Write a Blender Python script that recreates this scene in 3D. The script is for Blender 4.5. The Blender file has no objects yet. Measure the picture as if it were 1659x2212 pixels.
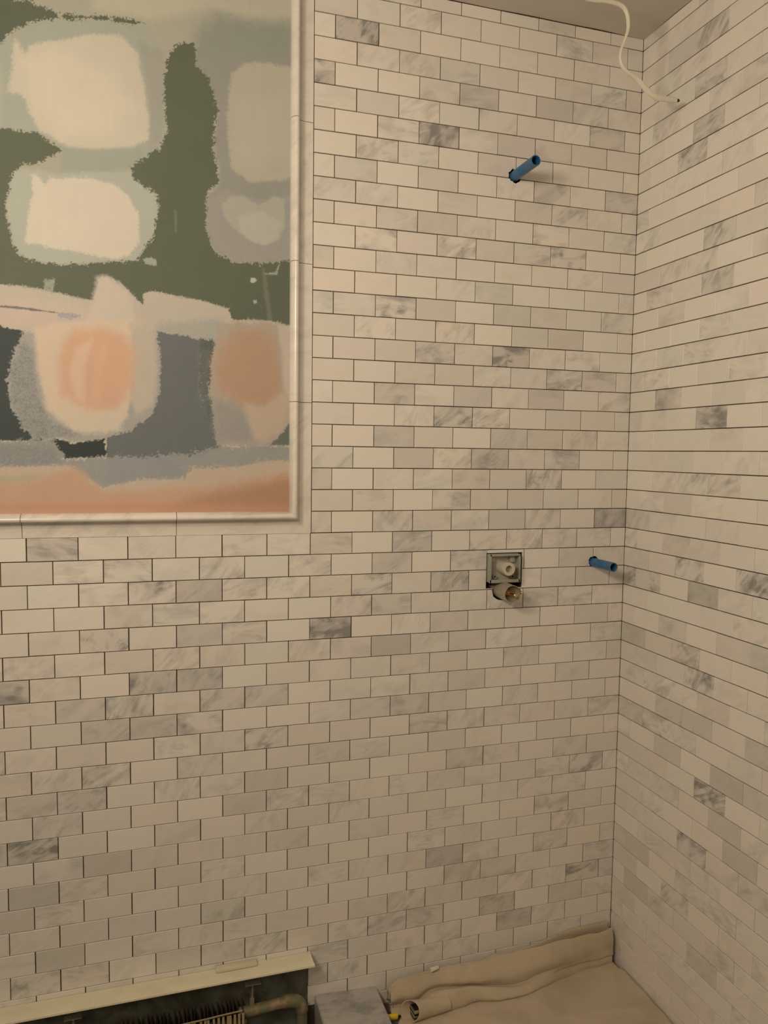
import bpy, bmesh, math, random
import numpy as np
from mathutils import Vector, Matrix, noise as mnoise

random.seed(7)
S = bpy.context.scene
COL = S.collection
R = math.radians

# ------------------------------------------------------------------ camera, light, exposure
F_PX = 1657.99
cam_d = bpy.data.cameras.new('camera'); cam = bpy.data.objects.new('camera', cam_d); COL.objects.link(cam)
cam_d.sensor_fit = 'HORIZONTAL'; cam_d.sensor_width = 36.0; cam_d.lens = 36.0 * F_PX / 1659.0
cam_d.clip_start = 0.02
rx = Vector((0.9549, -0.2966, 0.0137)); dn = Vector((-0.0097, -0.0771, -0.9970)); fw = Vector((0.2968, 0.9519, -0.0765))
fw.normalize(); rx = (rx - fw * rx.dot(fw)).normalized(); up = rx.cross(fw)
m = Matrix((rx, up, -fw)).transposed().to_4x4(); m.translation = Vector((-1.2619, -1.8124, 1.4299))
cam.matrix_world = m
S.camera = cam

world = bpy.data.worlds.new('world'); S.world = world; world.use_nodes = True
world.node_tree.nodes['Background'].inputs[0].default_value = (1.0, 0.8, 0.58, 1); world.node_tree.nodes['Background'].inputs[1].default_value = 0.02

def area(name, loc, target, size, power, color, size_y=None):
    d = bpy.data.lights.new(name, 'AREA'); d.shape = 'RECTANGLE'; d.size = size; d.size_y = size_y or size
    d.energy = power; d.color = color
    o = bpy.data.objects.new(name, d); COL.objects.link(o); o.location = loc
    o.rotation_euler = (Vector(target) - Vector(loc)).to_track_quat('-Z', 'Y').to_euler()
    return o
WARM = (1.0, 0.815, 0.60)
area('vanity_light', (-1.92, -1.30, 2.02), (-0.45, 0.0, 1.75), 0.30, 13.0, WARM, 0.30)
area('fill_light', (-1.95, -2.15, 2.15), (0.0, -0.5, 1.9), 0.45, 11.0, WARM)  # added fill, no real fixture: lifts the right wall and evens the room

S.view_settings.view_transform = 'Standard'; S.view_settings.look = 'None'
S.view_settings.gamma = 1.0; S.view_settings.use_curve_mapping = False
S.view_settings.exposure = -0.08

# ------------------------------------------------------------------ helpers
def mesh_obj(name, me, mats, parent=None, smooth=False):
    o = bpy.data.objects.new(name, me); COL.objects.link(o)
    for mm in (mats if isinstance(mats, (list, tuple)) else [mats]): me.materials.append(mm)
    if smooth: me.polygons.foreach_set('use_smooth', [True] * len(me.polygons))
    if parent: o.parent = parent
    return o
def obj(name, bm, mats, parent=None, smooth=False):
    bmesh.ops.recalc_face_normals(bm, faces=bm.faces)
    me = bpy.data.meshes.new(name); bm.to_mesh(me); bm.free()
    o = mesh_obj(name, me, mats, parent, smooth)
    if smooth == 'auto':
        me.polygons.foreach_set('use_smooth', [True] * len(me.polygons)); me.set_sharp_from_angle(angle=R(38))
    return o
def tag(o, label, cat, group=None):
    o['label'] = label; o['category'] = cat
    if group: o['group'] = group
    return o
def empty(name, loc, label, cat, group=None):
    o = bpy.data.objects.new(name, None); COL.objects.link(o); o.location = loc; o.empty_display_size = 0.03
    return tag(o, label, cat, group)
def keep(o, root):          # parent while keeping world coordinates
    o.parent = root; o.matrix_parent_inverse = Matrix.Translation(root.location).inverted(); return o
def struct(o): o['kind'] = 'structure'; return o
def add_box(bm, x0, x1, y0, y1, z0, z1, bev=0.0, seg=2, mat=0):
    vs = [bm.verts.new((x, y, z)) for x in (x0, x1) for y in (y0, y1) for z in (z0, z1)]
    fs = [bm.faces.new([vs[i] for i in q]) for q in ((0,1,3,2),(4,6,7,5),(0,4,5,1),(2,3,7,6),(0,2,6,4),(1,5,7,3))]
    for f in fs: f.material_index = mat
    if bev:
        es = list({e for f in fs for e in f.edges})
        bmesh.ops.bevel(bm, geom=es, offset=bev, segments=seg, affect='EDGES', profile=0.5)
    return vs
def tube(bm, pts, rads, n=20, cap=True, squash=None, mat=0, up=Vector((0, 0, 1))):
    """sweep an ellipse along pts; rads per point; squash: (ratio, roll) per point"""
    pts = [Vector(p) for p in pts]; rings = []; prev = None
    for i, p in enumerate(pts):
        t = (pts[min(i+1, len(pts)-1)] - pts[max(i-1, 0)]).normalized()
        if prev is None:
            a = up if abs(t.dot(up)) < 0.95 else Vector((1, 0, 0))
            u = (a - t * a.dot(t)).normalized()
        else: u = (prev - t * prev.dot(t)).normalized()
        prev = u; w = t.cross(u); r = rads[i] if hasattr(rads, '__len__') else rads
        q, roll = squash[i] if squash else (1.0, 0.0)
        ring = []
        for k in range(n):
            a = 2 * math.pi * k / n; ca, sa = math.cos(a) * r, math.sin(a) * r * q
            x, y = ca * math.cos(roll) - sa * math.sin(roll), ca * math.sin(roll) + sa * math.cos(roll)
            ring.append(bm.verts.new(p + u * x + w * y))
        rings.append(ring)
    for a, b in zip(rings, rings[1:]):
        for k in range(n):
            f = bm.faces.new((a[k], a[(k+1) % n], b[(k+1) % n], b[k])); f.material_index = mat
    if cap:
        bm.faces.new(rings[0]).material_index = mat; bm.faces.new(rings[-1]).material_index = mat
    return rings
def hollow(bm, x, z, y0, y1, ro, ri, n=36, depth=None, wob=0.0, mat=0):
    """open pipe stub along -Y from y0 (wall side) to y1 (open end) with a real bore"""
    prof = [(ro, y0), (ro, y1 + 0.0006), (ro - 0.0005, y1), (ri + 0.0005, y1), (ri, y1 + 0.0006), (ri, y0)]
    rings = []
    for r, y in prof:
        rings.append([bm.verts.new((x + r * math.cos(2*math.pi*k/n), y + wob * (1 if y < (y0+y1)/2 else 0) * math.sin(5*k), z + r * math.sin(2*math.pi*k/n))) for k in range(n)])
    for a, b in zip(rings, rings[1:]):
        for k in range(n): bm.faces.new((a[k], a[(k+1) % n], b[(k+1) % n], b[k])).material_index = mat
    for k in range(n): bm.faces.new((rings[-1][k], rings[-1][(k+1) % n], rings[0][(k+1) % n], rings[0][k])).material_index = mat
def srgb(c):
    return tuple((v/255/12.92 if v/255 <= 0.04045 else ((v/255+0.055)/1.055)**2.4) for v in c)

class MT:
    """tiny node-material builder"""
    def __init__(s, name, rough=0.5, color=(0.8, 0.8, 0.8), metal=0.0, spec=0.5):
        s.m = bpy.data.materials.new(name); s.m.use_nodes = True; s.t = s.m.node_tree; s.b = s.t.nodes['Principled BSDF']
        s.b.inputs['Base Color'].default_value = (*color, 1); s.b.inputs['Roughness'].default_value = rough
        s.b.inputs['Metallic'].default_value = metal; s.b.inputs['Specular IOR Level'].default_value = spec
    def n(s, typ, **kw):
        nd = s.t.nodes.new(typ)
        for k, v in kw.items(): setattr(nd, k, v)
        return nd
    def l(s, a, b): s.t.links.new(a, b)
    def math(s, op, a, b=None, clamp=False):
        nd = s.n('ShaderNodeMath', operation=op); nd.use_clamp = clamp
        for i, v in enumerate((a, b)):
            if v is None: continue
            if isinstance(v, (int, float)): nd.inputs[i].default_value = v
            else: s.l(v, nd.inputs[i])
        return nd.outputs[0]
    def ramp(s, fac, stops):
        nd = s.n('ShaderNodeValToRGB'); e = nd.color_ramp.elements
        while len(e) < len(stops): e.new(0.5)
        for i, (p, c) in enumerate(stops):
            e[i].position = p; e[i].color = (*c, 1) if hasattr(c, '__len__') else (c, c, c, 1)
        s.l(fac, nd.inputs[0]); return nd.outputs[0]
    def noise(s, vec, scale, detail=4, dist=0.0, rough=0.5, w=None):
        nd = s.n('ShaderNodeTexNoise'); nd.noise_dimensions = '4D' if w is not None else '3D'
        nd.inputs['Scale'].default_value = scale; nd.inputs['Detail'].default_value = detail
        nd.inputs['Distortion'].default_value = dist; nd.inputs['Roughness'].default_value = rough
        s.l(vec, nd.inputs['Vector'])
        if w is not None: s.l(w, nd.inputs['W'])
        return nd.outputs[0]
    def mix(s, fac, a, b, mode='MIX'):
        nd = s.n('ShaderNodeMix', data_type='RGBA', blend_type=mode)
        for i, v in ((0, fac), (6, a), (7, b)):
            if isinstance(v, (int, float)): nd.inputs[i].default_value = v
            elif isinstance(v, tuple): nd.inputs[i].default_value = (*v, 1)
            else: s.l(v, nd.inputs[i])
        return nd.outputs[2]
    def bump(s, h, strength=0.3, dist=0.001):
        nd = s.n('ShaderNodeBump'); nd.inputs['Strength'].default_value = strength; nd.inputs['Distance'].default_value = dist
        s.l(h, nd.inputs['Height']); s.l(nd.outputs[0], s.b.inputs['Normal'])
    def obj(s): return s.n('ShaderNodeTexCoord').outputs['Object']
    def base(s, c): s.l(c, s.b.inputs['Base Color'])

# ------------------------------------------------------------------ materials
def marble_material(name, tiled=True, rough=0.38, dark=0.0):
    M = MT(name, rough)
    if tiled:
        at = M.n('ShaderNodeAttribute', attribute_name='stone'); sp = M.n('ShaderNodeSeparateColor'); M.l(at.outputs['Color'], sp.inputs[0])
        g, v, rnd = sp.outputs[0], sp.outputs[1], sp.outputs[2]
        uv = M.n('ShaderNodeUVMap', uv_map='grain').outputs[0]
    else:
        uv = M.obj(); g = v = rnd = None
    w = M.math('MULTIPLY', rnd, 37.0) if tiled else M.n('ShaderNodeValue').outputs[0]
    mp = M.n('ShaderNodeMapping'); mp.inputs['Scale'].default_value = (9, 27, 20 if tiled else 9); M.l(uv, mp.inputs['Vector'])
    cloud = M.noise(mp.outputs[0], 1.0, 4, 0.9, 0.55, w)
    mp2 = M.n('ShaderNodeMapping'); mp2.inputs['Scale'].default_value = (6, 22, 20 if tiled else 6); mp2.inputs['Location'].default_value = (3, 7, 1); M.l(uv, mp2.inputs['Vector'])
    ridge = M.noise(mp2.outputs[0], 1.0, 5, 1.6, 0.6, w)
    rid = M.math('ABSOLUTE', M.math('SUBTRACT', ridge, 0.5))
    vein = M.ramp(rid, [(0.0, 1.0), (0.035, 0.55), (0.10, 0.0)])
    cl = M.ramp(cloud, [(0.47, 0.0), (0.68, 1.0)])
    gate = M.ramp(M.noise(uv, 22, 2, 0.3, 0.5, w), [(0.46, 0.0), (0.60, 1.0)])
    vv = M.math('MULTIPLY', M.math('ADD', M.math('MULTIPLY', cl, 0.70), M.math('MULTIPLY', M.math('MULTIPLY', vein, gate), 0.75)), v if tiled else 0.35)
    body = M.math('MULTIPLY', g, 0.62) if tiled else 0.25 + dark
    fine = M.math('MULTIPLY', M.math('SUBTRACT', M.noise(uv, 60, 4, 0.2, 0.6, w), 0.5), 0.10)
    tot = M.math('ADD', M.math('ADD', body, vv), fine, clamp=True)
    if tiled:
        tint = M.ramp(rnd, [(0.0, (0.80, 0.755, 0.70)), (0.3, (0.805, 0.78, 0.745)), (0.55, (0.79, 0.785, 0.735)), (0.8, (0.80, 0.76, 0.725)), (1.0, (0.82, 0.79, 0.74))])
    else: tint = (0.80, 0.77, 0.73)
    M.base(M.mix(tot, tint, (0.285, 0.285, 0.29)))
    r = M.math('ADD', M.math('MULTIPLY', fine, 0.8), rough); M.l(r, M.b.inputs['Roughness'])
    return M.m
stone = marble_material('honed_marble')
stone_trim = marble_material('polished_marble_trim', rough=0.22)
mort = MT('dark_thinset', 0.95, (0.13, 0.10, 0.075))
mn = mort.noise(mort.obj(), 90, 5); mort.base(mort.ramp(mn, [(0.3, (0.07, 0.052, 0.036)), (0.7, (0.14, 0.11, 0.08))])); mort.bump(mn, 0.6, 0.002); mort = mort.m
paint = MT('matte_wall_paint', 0.85, (0.62, 0.585, 0.53)); pn = paint.noise(paint.obj(), 55, 4); paint.bump(pn, 0.12, 0.001)
pb = paint.noise(paint.obj(), 3.0, 3); paint.base(paint.ramp(pb, [(0.3, (0.60, 0.565, 0.51)), (0.7, (0.64, 0.605, 0.55))])); paint = paint.m
whitewall = MT('white_wall_paint', 0.8, (0.74, 0.72, 0.68)).m
subfloor = MT('grey_subfloor', 0.9, (0.17, 0.155, 0.14)); sn = subfloor.noise(subfloor.obj(), 18, 5); subfloor.base(subfloor.ramp(sn, [(0.3, (0.12, 0.11, 0.10)), (0.7, (0.20, 0.18, 0.16))])); subfloor = subfloor.m

# ------------------------------------------------------------------ tiled walls
H, W, Z0, UC, A0 = 0.0524, 0.104613, 1.235, 8.433, 0.5183
CEIL = 2.523; FLOOR = -0.03
JT = 0.0021     # joint width
XL, YF = -2.35, -2.45    # left wall, front wall
TRIM_L = -0.8800         # outer edge of the vertical moulding
# the greys, greens and veins of individual tiles as read off the wall: (wall, row, half-column, grey, vein)
MARK = {}
for row in """b,-23,1,70,100;b,-21,-1,30,100;b,-23,3,20,10;b,-22,4,30,30;b,-22,6,35,30;b,-21,7,45,30;b,-21,11,60,5;b,-19,5,60,100;b,-19,9,45,5;b,-19,11,30,30;b,-17,1,32,20;b,-18,8,25,10;b,-18,10,38,0;b,-20,14,35,50;b,-17,5,28,10;b,-16,0,25,30;b,-16,2,12,30;b,-15,5,42,10;b,-16,10,35,10;b,-16,12,25,60;b,-14,2,0,70;b,-14,6,8,60;b,-14,8,30,10;b,-15,11,0,60;b,-14,10,25,50;b,-14,12,25,90;b,-11,3,20,90;b,-11,1,18,20;b,-11,9,38,10;b,-11,11,28,10;b,-13,13,0,40;b,-12,8,18,20;b,-10,12,42,10;b,-9,5,32,50;b,-9,3,28,5;b,-9,9,58,90;b,-10,10,35,5;b,-8,4,28,20;b,-8,6,28,5;b,-8,8,10,40;b,-8,10,22,20;b,-8,12,22,60;b,-8,14,30,40;b,-7,3,42,50;b,-7,7,42,10;b,-7,11,42,20;b,-6,6,38,70;b,-6,8,5,60;b,-5,3,44,20;b,-5,9,44,20;b,-4,0,22,50;b,-4,4,38,10;b,-4,8,50,40;b,-4,10,22,20;b,-3,-1,40,30;b,-3,7,30,40;b,-3,9,30,5;b,-3,11,22,70;b,-2,0,24,5;b,-2,2,18,30;b,-2,6,12,70;b,-2,8,22,10;b,-2,10,34,5;b,-2,12,22,10;b,-1,-1,28,20;b,-1,3,18,40;b,-1,5,22,20;b,-1,7,12,30;b,-1,9,50,0;b,-1,15,75,60;b,0,0,28,30;b,0,4,46,50;b,0,8,15,70;b,1,3,38,30;b,2,2,20,90;b,2,6,50,70;b,3,3,38,40;b,3,11,32,30;b,1,13,30,20;b,4,0,62,100;b,2,-6,60,30;b,2,-8,12,80;b,0,-12,36,60;b,0,-8,18,20;b,0,-6,12,10;b,0,-4,10,30;b,1,-13,34,10;b,1,-11,0,50;b,1,-9,12,60;b,1,-5,12,60;b,2,-4,12,60;b,3,-7,18,60;b,3,-5,5,50;b,4,-10,30,100;b,4,-6,50,20;b,4,-12,18,20;b,4,-4,18,50;b,5,3,68,5;b,5,7,28,10;b,5,-13,12,40;b,5,-9,22,10;b,5,-7,12,50;b,5,-1,12,30;b,6,-8,55,50;b,6,-6,60,40;b,6,-14,50,60;b,7,-9,22,70;b,7,-7,12,20;b,7,-5,35,50;b,7,-3,35,40;b,7,-13,12,20;b,8,-10,50,40;b,8,-8,50,30;b,8,-6,20,60;b,8,2,32,20;b,8,4,42,50;b,8,6,30,10;b,9,-3,26,60;b,9,-5,22,20;b,9,5,32,50;b,10,0,34,20;b,11,7,42,40;b,10,-6,22,40;b,10,-10,18,60;b,11,-3,42,10;b,11,-11,38,40;b,11,-13,26,30;b,12,-4,38,10;b,13,-13,50,80;b,14,-8,22,10;b,14,-10,52,5;b,14,-4,16,10;b,16,6,66,30;b,15,-7,22,10;b,15,-13,52,10;b,19,9,42,50;b,20,10,50,50;b,18,-12,38,10;b,19,-3,30,50;b,19,-13,22,80;b,19,-7,34,10;b,18,14,32,80;b,12,14,22,70;b,0,-14,0,0;b,0,-10,0,20;b,3,-11,0,10;b,3,-13,0,10;b,2,-12,0,10;b,-5,1,0,0;b,-6,2,0,0;b,-3,1,0,0;b,-2,4,0,5;b,-14,0,0,10;b,-13,1,0,5;b,-12,2,0,5;b,-12,4,0,5;b,-13,9,0,10;b,-16,4,0,5;b,-12,12,0,5;b,-23,-1,0,10;b,-22,0,0,10;b,-23,5,0,5;b,-21,3,0,10;b,-24,10,8,0;r,-19,5,50,70;r,-18,2,40,70;r,-23,3,45,10;r,-21,5,30,50;r,-23,5,30,70;r,-20,4,15,30;r,-14,4,35,90;r,-13,5,20,60;r,-12,4,45,60;r,-11,3,25,20;r,-13,1,25,10;r,-6,4,60,90;r,-7,3,25,50;r,-3,5,20,60;r,-1,1,30,30;r,-3,7,20,50;r,2,-2,40,50;r,2,0,30,60;r,2,4,60,30;r,1,5,20,60;r,5,1,65,10;r,4,2,30,30;r,5,5,30,60;r,1,9,30,80;r,4,8,45,10;r,6,4,25,80;r,8,2,40,40;r,7,7,25,10;r,8,4,38,10;r,9,3,10,90;r,9,1,35,20;r,10,2,42,10;r,8,8,48,20;r,10,6,55,10;r,11,7,20,90;r,10,8,42,10;r,16,0,42,10;r,18,0,50,5;r,12,6,48,10;r,13,9,50,10;r,14,4,30,80;r,15,1,0,0;r,13,5,0,0;r,17,3,0,0;r,11,9,0,5;r,-10,2,0,0;r,-13,7,0,10;r,-10,0,0,0;r,-14,0,0,5;r,-11,5,0,0;r,-11,9,0,0;r,-12,6,0,0;r,-6,2,5,10;r,-6,0,10,20;r,-6,6,0,5;r,-22,-2,0,5;r,-18,0,0,5;r,-16,4,0,5;r,-15,7,0,5;r,-17,9,0,5;r,-2,6,0,0;r,-3,1,0,10;r,10,0,0,5;r,11,5,5,5""".split(';'):
    if row.strip():
        a = row.split(',') ; MARK[(a[0], int(a[1]), int(a[2]))] = (int(a[3]) / 100.0, int(a[4]) / 100.0)

def cutters():
    cs = []
    def jag(x, z, r, amp, seed, y0=-0.02, y1=0.07, n=22, sq=1.0):
        bm = bmesh.new(); rnd = random.Random(seed)
        rr = [r + rnd.uniform(-amp, amp) for _ in range(n)]
        A = [bm.verts.new((x + rr[k]*math.cos(2*math.pi*k/n), y0, z + sq*rr[k]*math.sin(2*math.pi*k/n))) for k in range(n)]
        B = [bm.verts.new((v.co.x, y1, v.co.z)) for v in A]
        bm.faces.new(A); bm.faces.new(B[::-1])
        for k in range(n): bm.faces.new((A[(k+1) % n], A[k], B[k], B[(k+1) % n]))
        bmesh.ops.recalc_face_normals(bm, faces=bm.faces)
        me = bpy.data.meshes.new('c'); bm.to_mesh(me); bm.free(); cs.append(me)
    jag(-0.3620, 2.1330, 0.0175, 0.0022, 3)
    jag(-0.0965, 1.1425, 0.0150, 0.0016, 5)
    jag(-0.3705, 1.0740, 0.0268, 0.0012, 8)
    bm = bmesh.new(); add_box(bm, -0.4158, -0.3120, -0.02, 0.0702, 1.0806, 1.1753)
    bmesh.ops.recalc_face_normals(bm, faces=bm.faces)
    me = bpy.data.meshes.new('c'); bm.to_mesh(me); bm.free(); cs.append(me)
    return cs
CUT = cutters()
def cut_mesh(me, which=None):
    o = bpy.data.objects.new('t', me); COL.objects.link(o); tmp = []
    for i, c in enumerate(CUT):
        if which is not None and i not in which: continue
        k = bpy.data.objects.new('k', c); COL.objects.link(k); tmp.append(k)
        md = o.modifiers.new('b', 'BOOLEAN'); md.operation = 'DIFFERENCE'; md.solver = 'EXACT'; md.object = k
    dg = bpy.context.evaluated_depsgraph_get(); dg.update()
    out = bpy.data.meshes.new_from_object(o.evaluated_get(dg))
    for k in tmp: bpy.data.objects.remove(k)
    bpy.data.objects.remove(o)
    return out
CUTBOX = [(-0.382, -0.342, 2.112, 2.154), (-0.114, -0.079, 1.124, 1.161), (-0.400, -0.341, 1.045, 1.103), (-0.4158, -0.3120, 1.0806, 1.1753)]

class Wall:
    def __init__(s): s.v = []; s.f = []; s.mat = []; s.st = []; s.uv = []
    def add(s, verts, faces, mat, stone_c, uvf):
        b = len(s.v); s.v += verts
        for f in faces:
            s.f.append([b + i for i in f]); s.mat.append(mat)
            for i in f: s.st.append(stone_c); s.uv.append(uvf(verts[i]))
    def build(s, name, mats):
        me = bpy.data.meshes.new(name); me.from_pydata(s.v, [], s.f); me.update()
        at = me.color_attributes.new('stone', 'FLOAT_COLOR', 'CORNER')
        at.data.foreach_set('color', np.array([(*c, 1.0) for c in s.st], dtype=np.float32).ravel())
        uv = me.uv_layers.new(name='grain'); uv.data.foreach_set('uv', np.array(s.uv, dtype=np.float32).ravel())
        me.polygons.foreach_set('material_index', s.mat)
        return mesh_obj(name, me, mats)
def stone_uv(rnd, axis):
    ang = rnd.uniform(-0.25, 1.15); ca, sa = math.cos(ang), math.sin(ang); ox, oz = rnd.uniform(0, 9), rnd.uniform(0, 9)
    sc = rnd.uniform(0.75, 1.3)
    def f(p):
        a = p[0] if axis == 'x' else -p[1]; b = p[2]
        return ((a*ca + b*sa) * sc + ox, (-a*sa + b*ca) * sc + oz)
    return f
def tile_geo(a0, a1, z0, z1, out, rnd, ch=0.0007, deep=0.0046):
    """bevelled slab; 'a' runs along the wall, returns verts as (a, depth, z)"""
    lip = out
    P = [(a0+ch, lip, z0+ch), (a1-ch, lip, z0+ch), (a1-ch, lip, z1-ch), (a0+ch, lip, z1-ch),
         (a0, lip+ch, z0), (a1, lip+ch, z0), (a1, lip+ch, z1), (a0, lip+ch, z1),
         (a0, deep, z0), (a1, deep, z0), (a1, deep, z1), (a0, deep, z1)]
    Fc = [(0,1,2,3)] + [(4+i, 4+(i+1) % 4, (i+1) % 4, i) for i in range(4)] + [(8+i, 8+(i+1) % 4, 4+(i+1) % 4, 4+i) for i in range(4)] + [(11,10,9,8)]
    return P, Fc
def stone_of(wall, k, j2, rnd):
    if (wall, k, j2) in MARK:
        g, v = MARK[(wall, k, j2)]; return (g, v, rnd.random())
    g = max(0.0, rnd.gauss(0.10, 0.10)); v = rnd.random() ** 2 * 0.5
    return (min(g, 0.38), v, rnd.random())

def build_back():
    w = Wall()
    for k in range(-25, 25):
        hj = 0.0019 if k < 6 else (0.0016 if k < 11 else 0.0013)
        zt = Z0 - k*H - hj/2; zb = Z0 - (k+1)*H + hj/2
        zt = min(zt, CEIL - 0.001); zb = max(zb, FLOOR + 0.001)
        if zt - zb < 0.006: continue
        par = k % 2
        j = -15
        while True:
            u0 = j + 0.5*par; u1 = u0 + 1; j2 = 2*j + par; j += 1
            if u0 >= UC: break
            x0 = (u0-UC)*W; x1 = (u1-UC)*W
            if UC - u1 < 0.12: x1 = 0.0
            x1 = min(x1, 0.0); x0 = max(x0, XL)
            if x1 - x0 < 0.012: continue
            if (k < 0 and k >= -25) and x0 < TRIM_L: 
                if x1 <= TRIM_L + 0.012: continue
                x0 = TRIM_L
            if zb < 0.166 and x0 < -0.885:
                if x1 < -0.87: 
                    if zt < 0.173: continue
                    zb2 = 0.166
                elif zt > 0.19: zb2 = zb
                else: x0 = -0.8815; zb2 = zb
            else: zb2 = zb
            if zb2 < 0.030 and x0 < -0.862:
                if x1 < -0.85: continue
                if zt < 0.03: x0 = -0.862
                else: zb2 = 0.030 if x1 < -0.80 else zb2
            if zt - zb2 < 0.004: continue
            rnd = random.Random(hash((k, j2)) & 0xffffff)
            jx = rnd.uniform(-0.0003, 0.0003); out = rnd.uniform(-0.0002, 0.0003)
            g2 = JT/2
            P, Fc = tile_geo(x0 + g2 + jx, (x1 - g2 + jx) if x1 < 0 else -0.0002, zb2 + rnd.uniform(-.0002,.0002), zt + rnd.uniform(-.0002,.0002), out, rnd)
            c = stone_of('b', k, j2, rnd); uvf = stone_uv(rnd, 'x')
            hit = [i for i, q in enumerate(CUTBOX) if x0 < q[1] and x1 > q[0] and zb2 < q[3] and zt > q[2]]
            if hit:
                me = bpy.data.meshes.new('t'); me.from_pydata(P, [], Fc); me.update()
                bmx = bmesh.new(); bmx.from_mesh(me); bmesh.ops.recalc_face_normals(bmx, faces=bmx.faces); bmx.to_mesh(me); bmx.free()
                me = cut_mesh(me, hit)
                P = [tuple(v.co) for v in me.vertices]; Fc = [tuple(p.vertices) for p in me.polygons]
                if not P: continue
            w.add(P, Fc, 0, c, uvf)
    # thin cut sliver above the square valve guard
    P, Fc = tile_geo(-0.4135, -0.3120, 1.1738, 1.1805, 0.0, None); w.add(P, Fc, 0, (0.05, 0.1, 0.4), stone_uv(random.Random(1), 'x'))
    # body of the wall behind, with the rough holes going in
    bm = bmesh.new(); add_box(bm, XL-0.02, 0.1, 0.0040, 0.11, FLOOR-0.02, CEIL+0.02); bmesh.ops.recalc_face_normals(bm, faces=bm.faces)
    me = bpy.data.meshes.new('body'); bm.to_mesh(me); bm.free(); me = cut_mesh(me)
    w.add([tuple(v.co) for v in me.vertices], [tuple(p.vertices) for p in me.polygons], 1, (0, 0, 0), lambda p: (p[0], p[2]))
    o = w.build('wall_back', [stone, mort]); return struct(o)
def build_right():
    w = Wall()
    for k in range(-25, 25):
        zt = min(Z0 - k*H - JT/2, CEIL - 0.001); zb = max(Z0 - (k+1)*H + JT/2, FLOOR + 0.001)
        if zt - zb < 0.006: continue
        par = k % 2; n = -1
        while True:
            v0 = A0 + n + 0.5*par - (1 if par else 0); v1 = v0 + 1; j2 = 2*n + par; n += 1
            if v0*W > -YF: break
            if v1 < 0.12: continue
            if v0 < 0.12: v0 = 0.0
            a0 = v0*W; a1 = min(v1*W, -YF)
            rnd = random.Random((hash((k, j2, 9)) & 0xffffff)); j = rnd.uniform(-0.0003, 0.0003); out = rnd.uniform(-0.0002, 0.0003)
            vj = 0.0007
            P, Fc = tile_geo(a0 + (vj/2 + j if a0 > 0 else 0.0005), a1 - vj/2 + j, zb + rnd.uniform(-.0002,.0002), zt + rnd.uniform(-.0002,.0002), out, rnd)
            P = [(p[1], -p[0], p[2]) for p in P]
            w.add(P, Fc, 0, stone_of('r', k, j2, rnd), stone_uv(rnd, 'y'))
    bm = bmesh.new(); add_box(bm, 0.0040, 0.11, YF-0.02, 0.1, FLOOR-0.02, CEIL+0.02); bmesh.ops.recalc_face_normals(bm, faces=bm.faces)
    me = bpy.data.meshes.new('body'); bm.to_mesh(me); bm.free()
    w.add([tuple(v.co) for v in me.vertices], [tuple(p.vertices) for p in me.polygons], 1, (0, 0, 0), lambda p: (p[1], p[2]))
    return struct(w.build('wall_right', [stone, mort]))
build_back(); build_right()

def slab(name, x0, x1, y0, y1, z0, z1, mt):
    bm = bmesh.new(); add_box(bm, x0, x1, y0, y1, z0, z1); return struct(obj(name, bm, mt))
# ceiling: slightly wavy plaster edge against the tiles
bm = bmesh.new()
nx, ny = 90, 90
gv = [[bm.verts.new((XL + (0.0 - XL)*i/nx, YF + (0.0 - YF)*j/ny, CEIL + 0.0025*mnoise.noise(Vector((i*0.23, j*0.23, 1.0))))) for j in range(ny+1)] for i in range(nx+1)]
for i in range(nx):
    for j in range(ny): bm.faces.new((gv[i][j], gv[i][j+1], gv[i+1][j+1], gv[i+1][j]))
add_box(bm, XL-0.1, 0.11, YF-0.1, 0.11, CEIL+0.006, CEIL+0.1)
struct(obj('ceiling', bm, paint, smooth='auto'))
slab('wall_left', XL-0.1, XL, YF-0.1, 0.11, FLOOR-0.1, CEIL+0.1, whitewall)
slab('wall_front', XL, 0.11, YF-0.1, YF, FLOOR-0.1, CEIL+0.1, whitewall)
slab('floor', XL, 0.11, YF, 0.11, FLOOR-0.1, FLOOR, subfloor)

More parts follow.
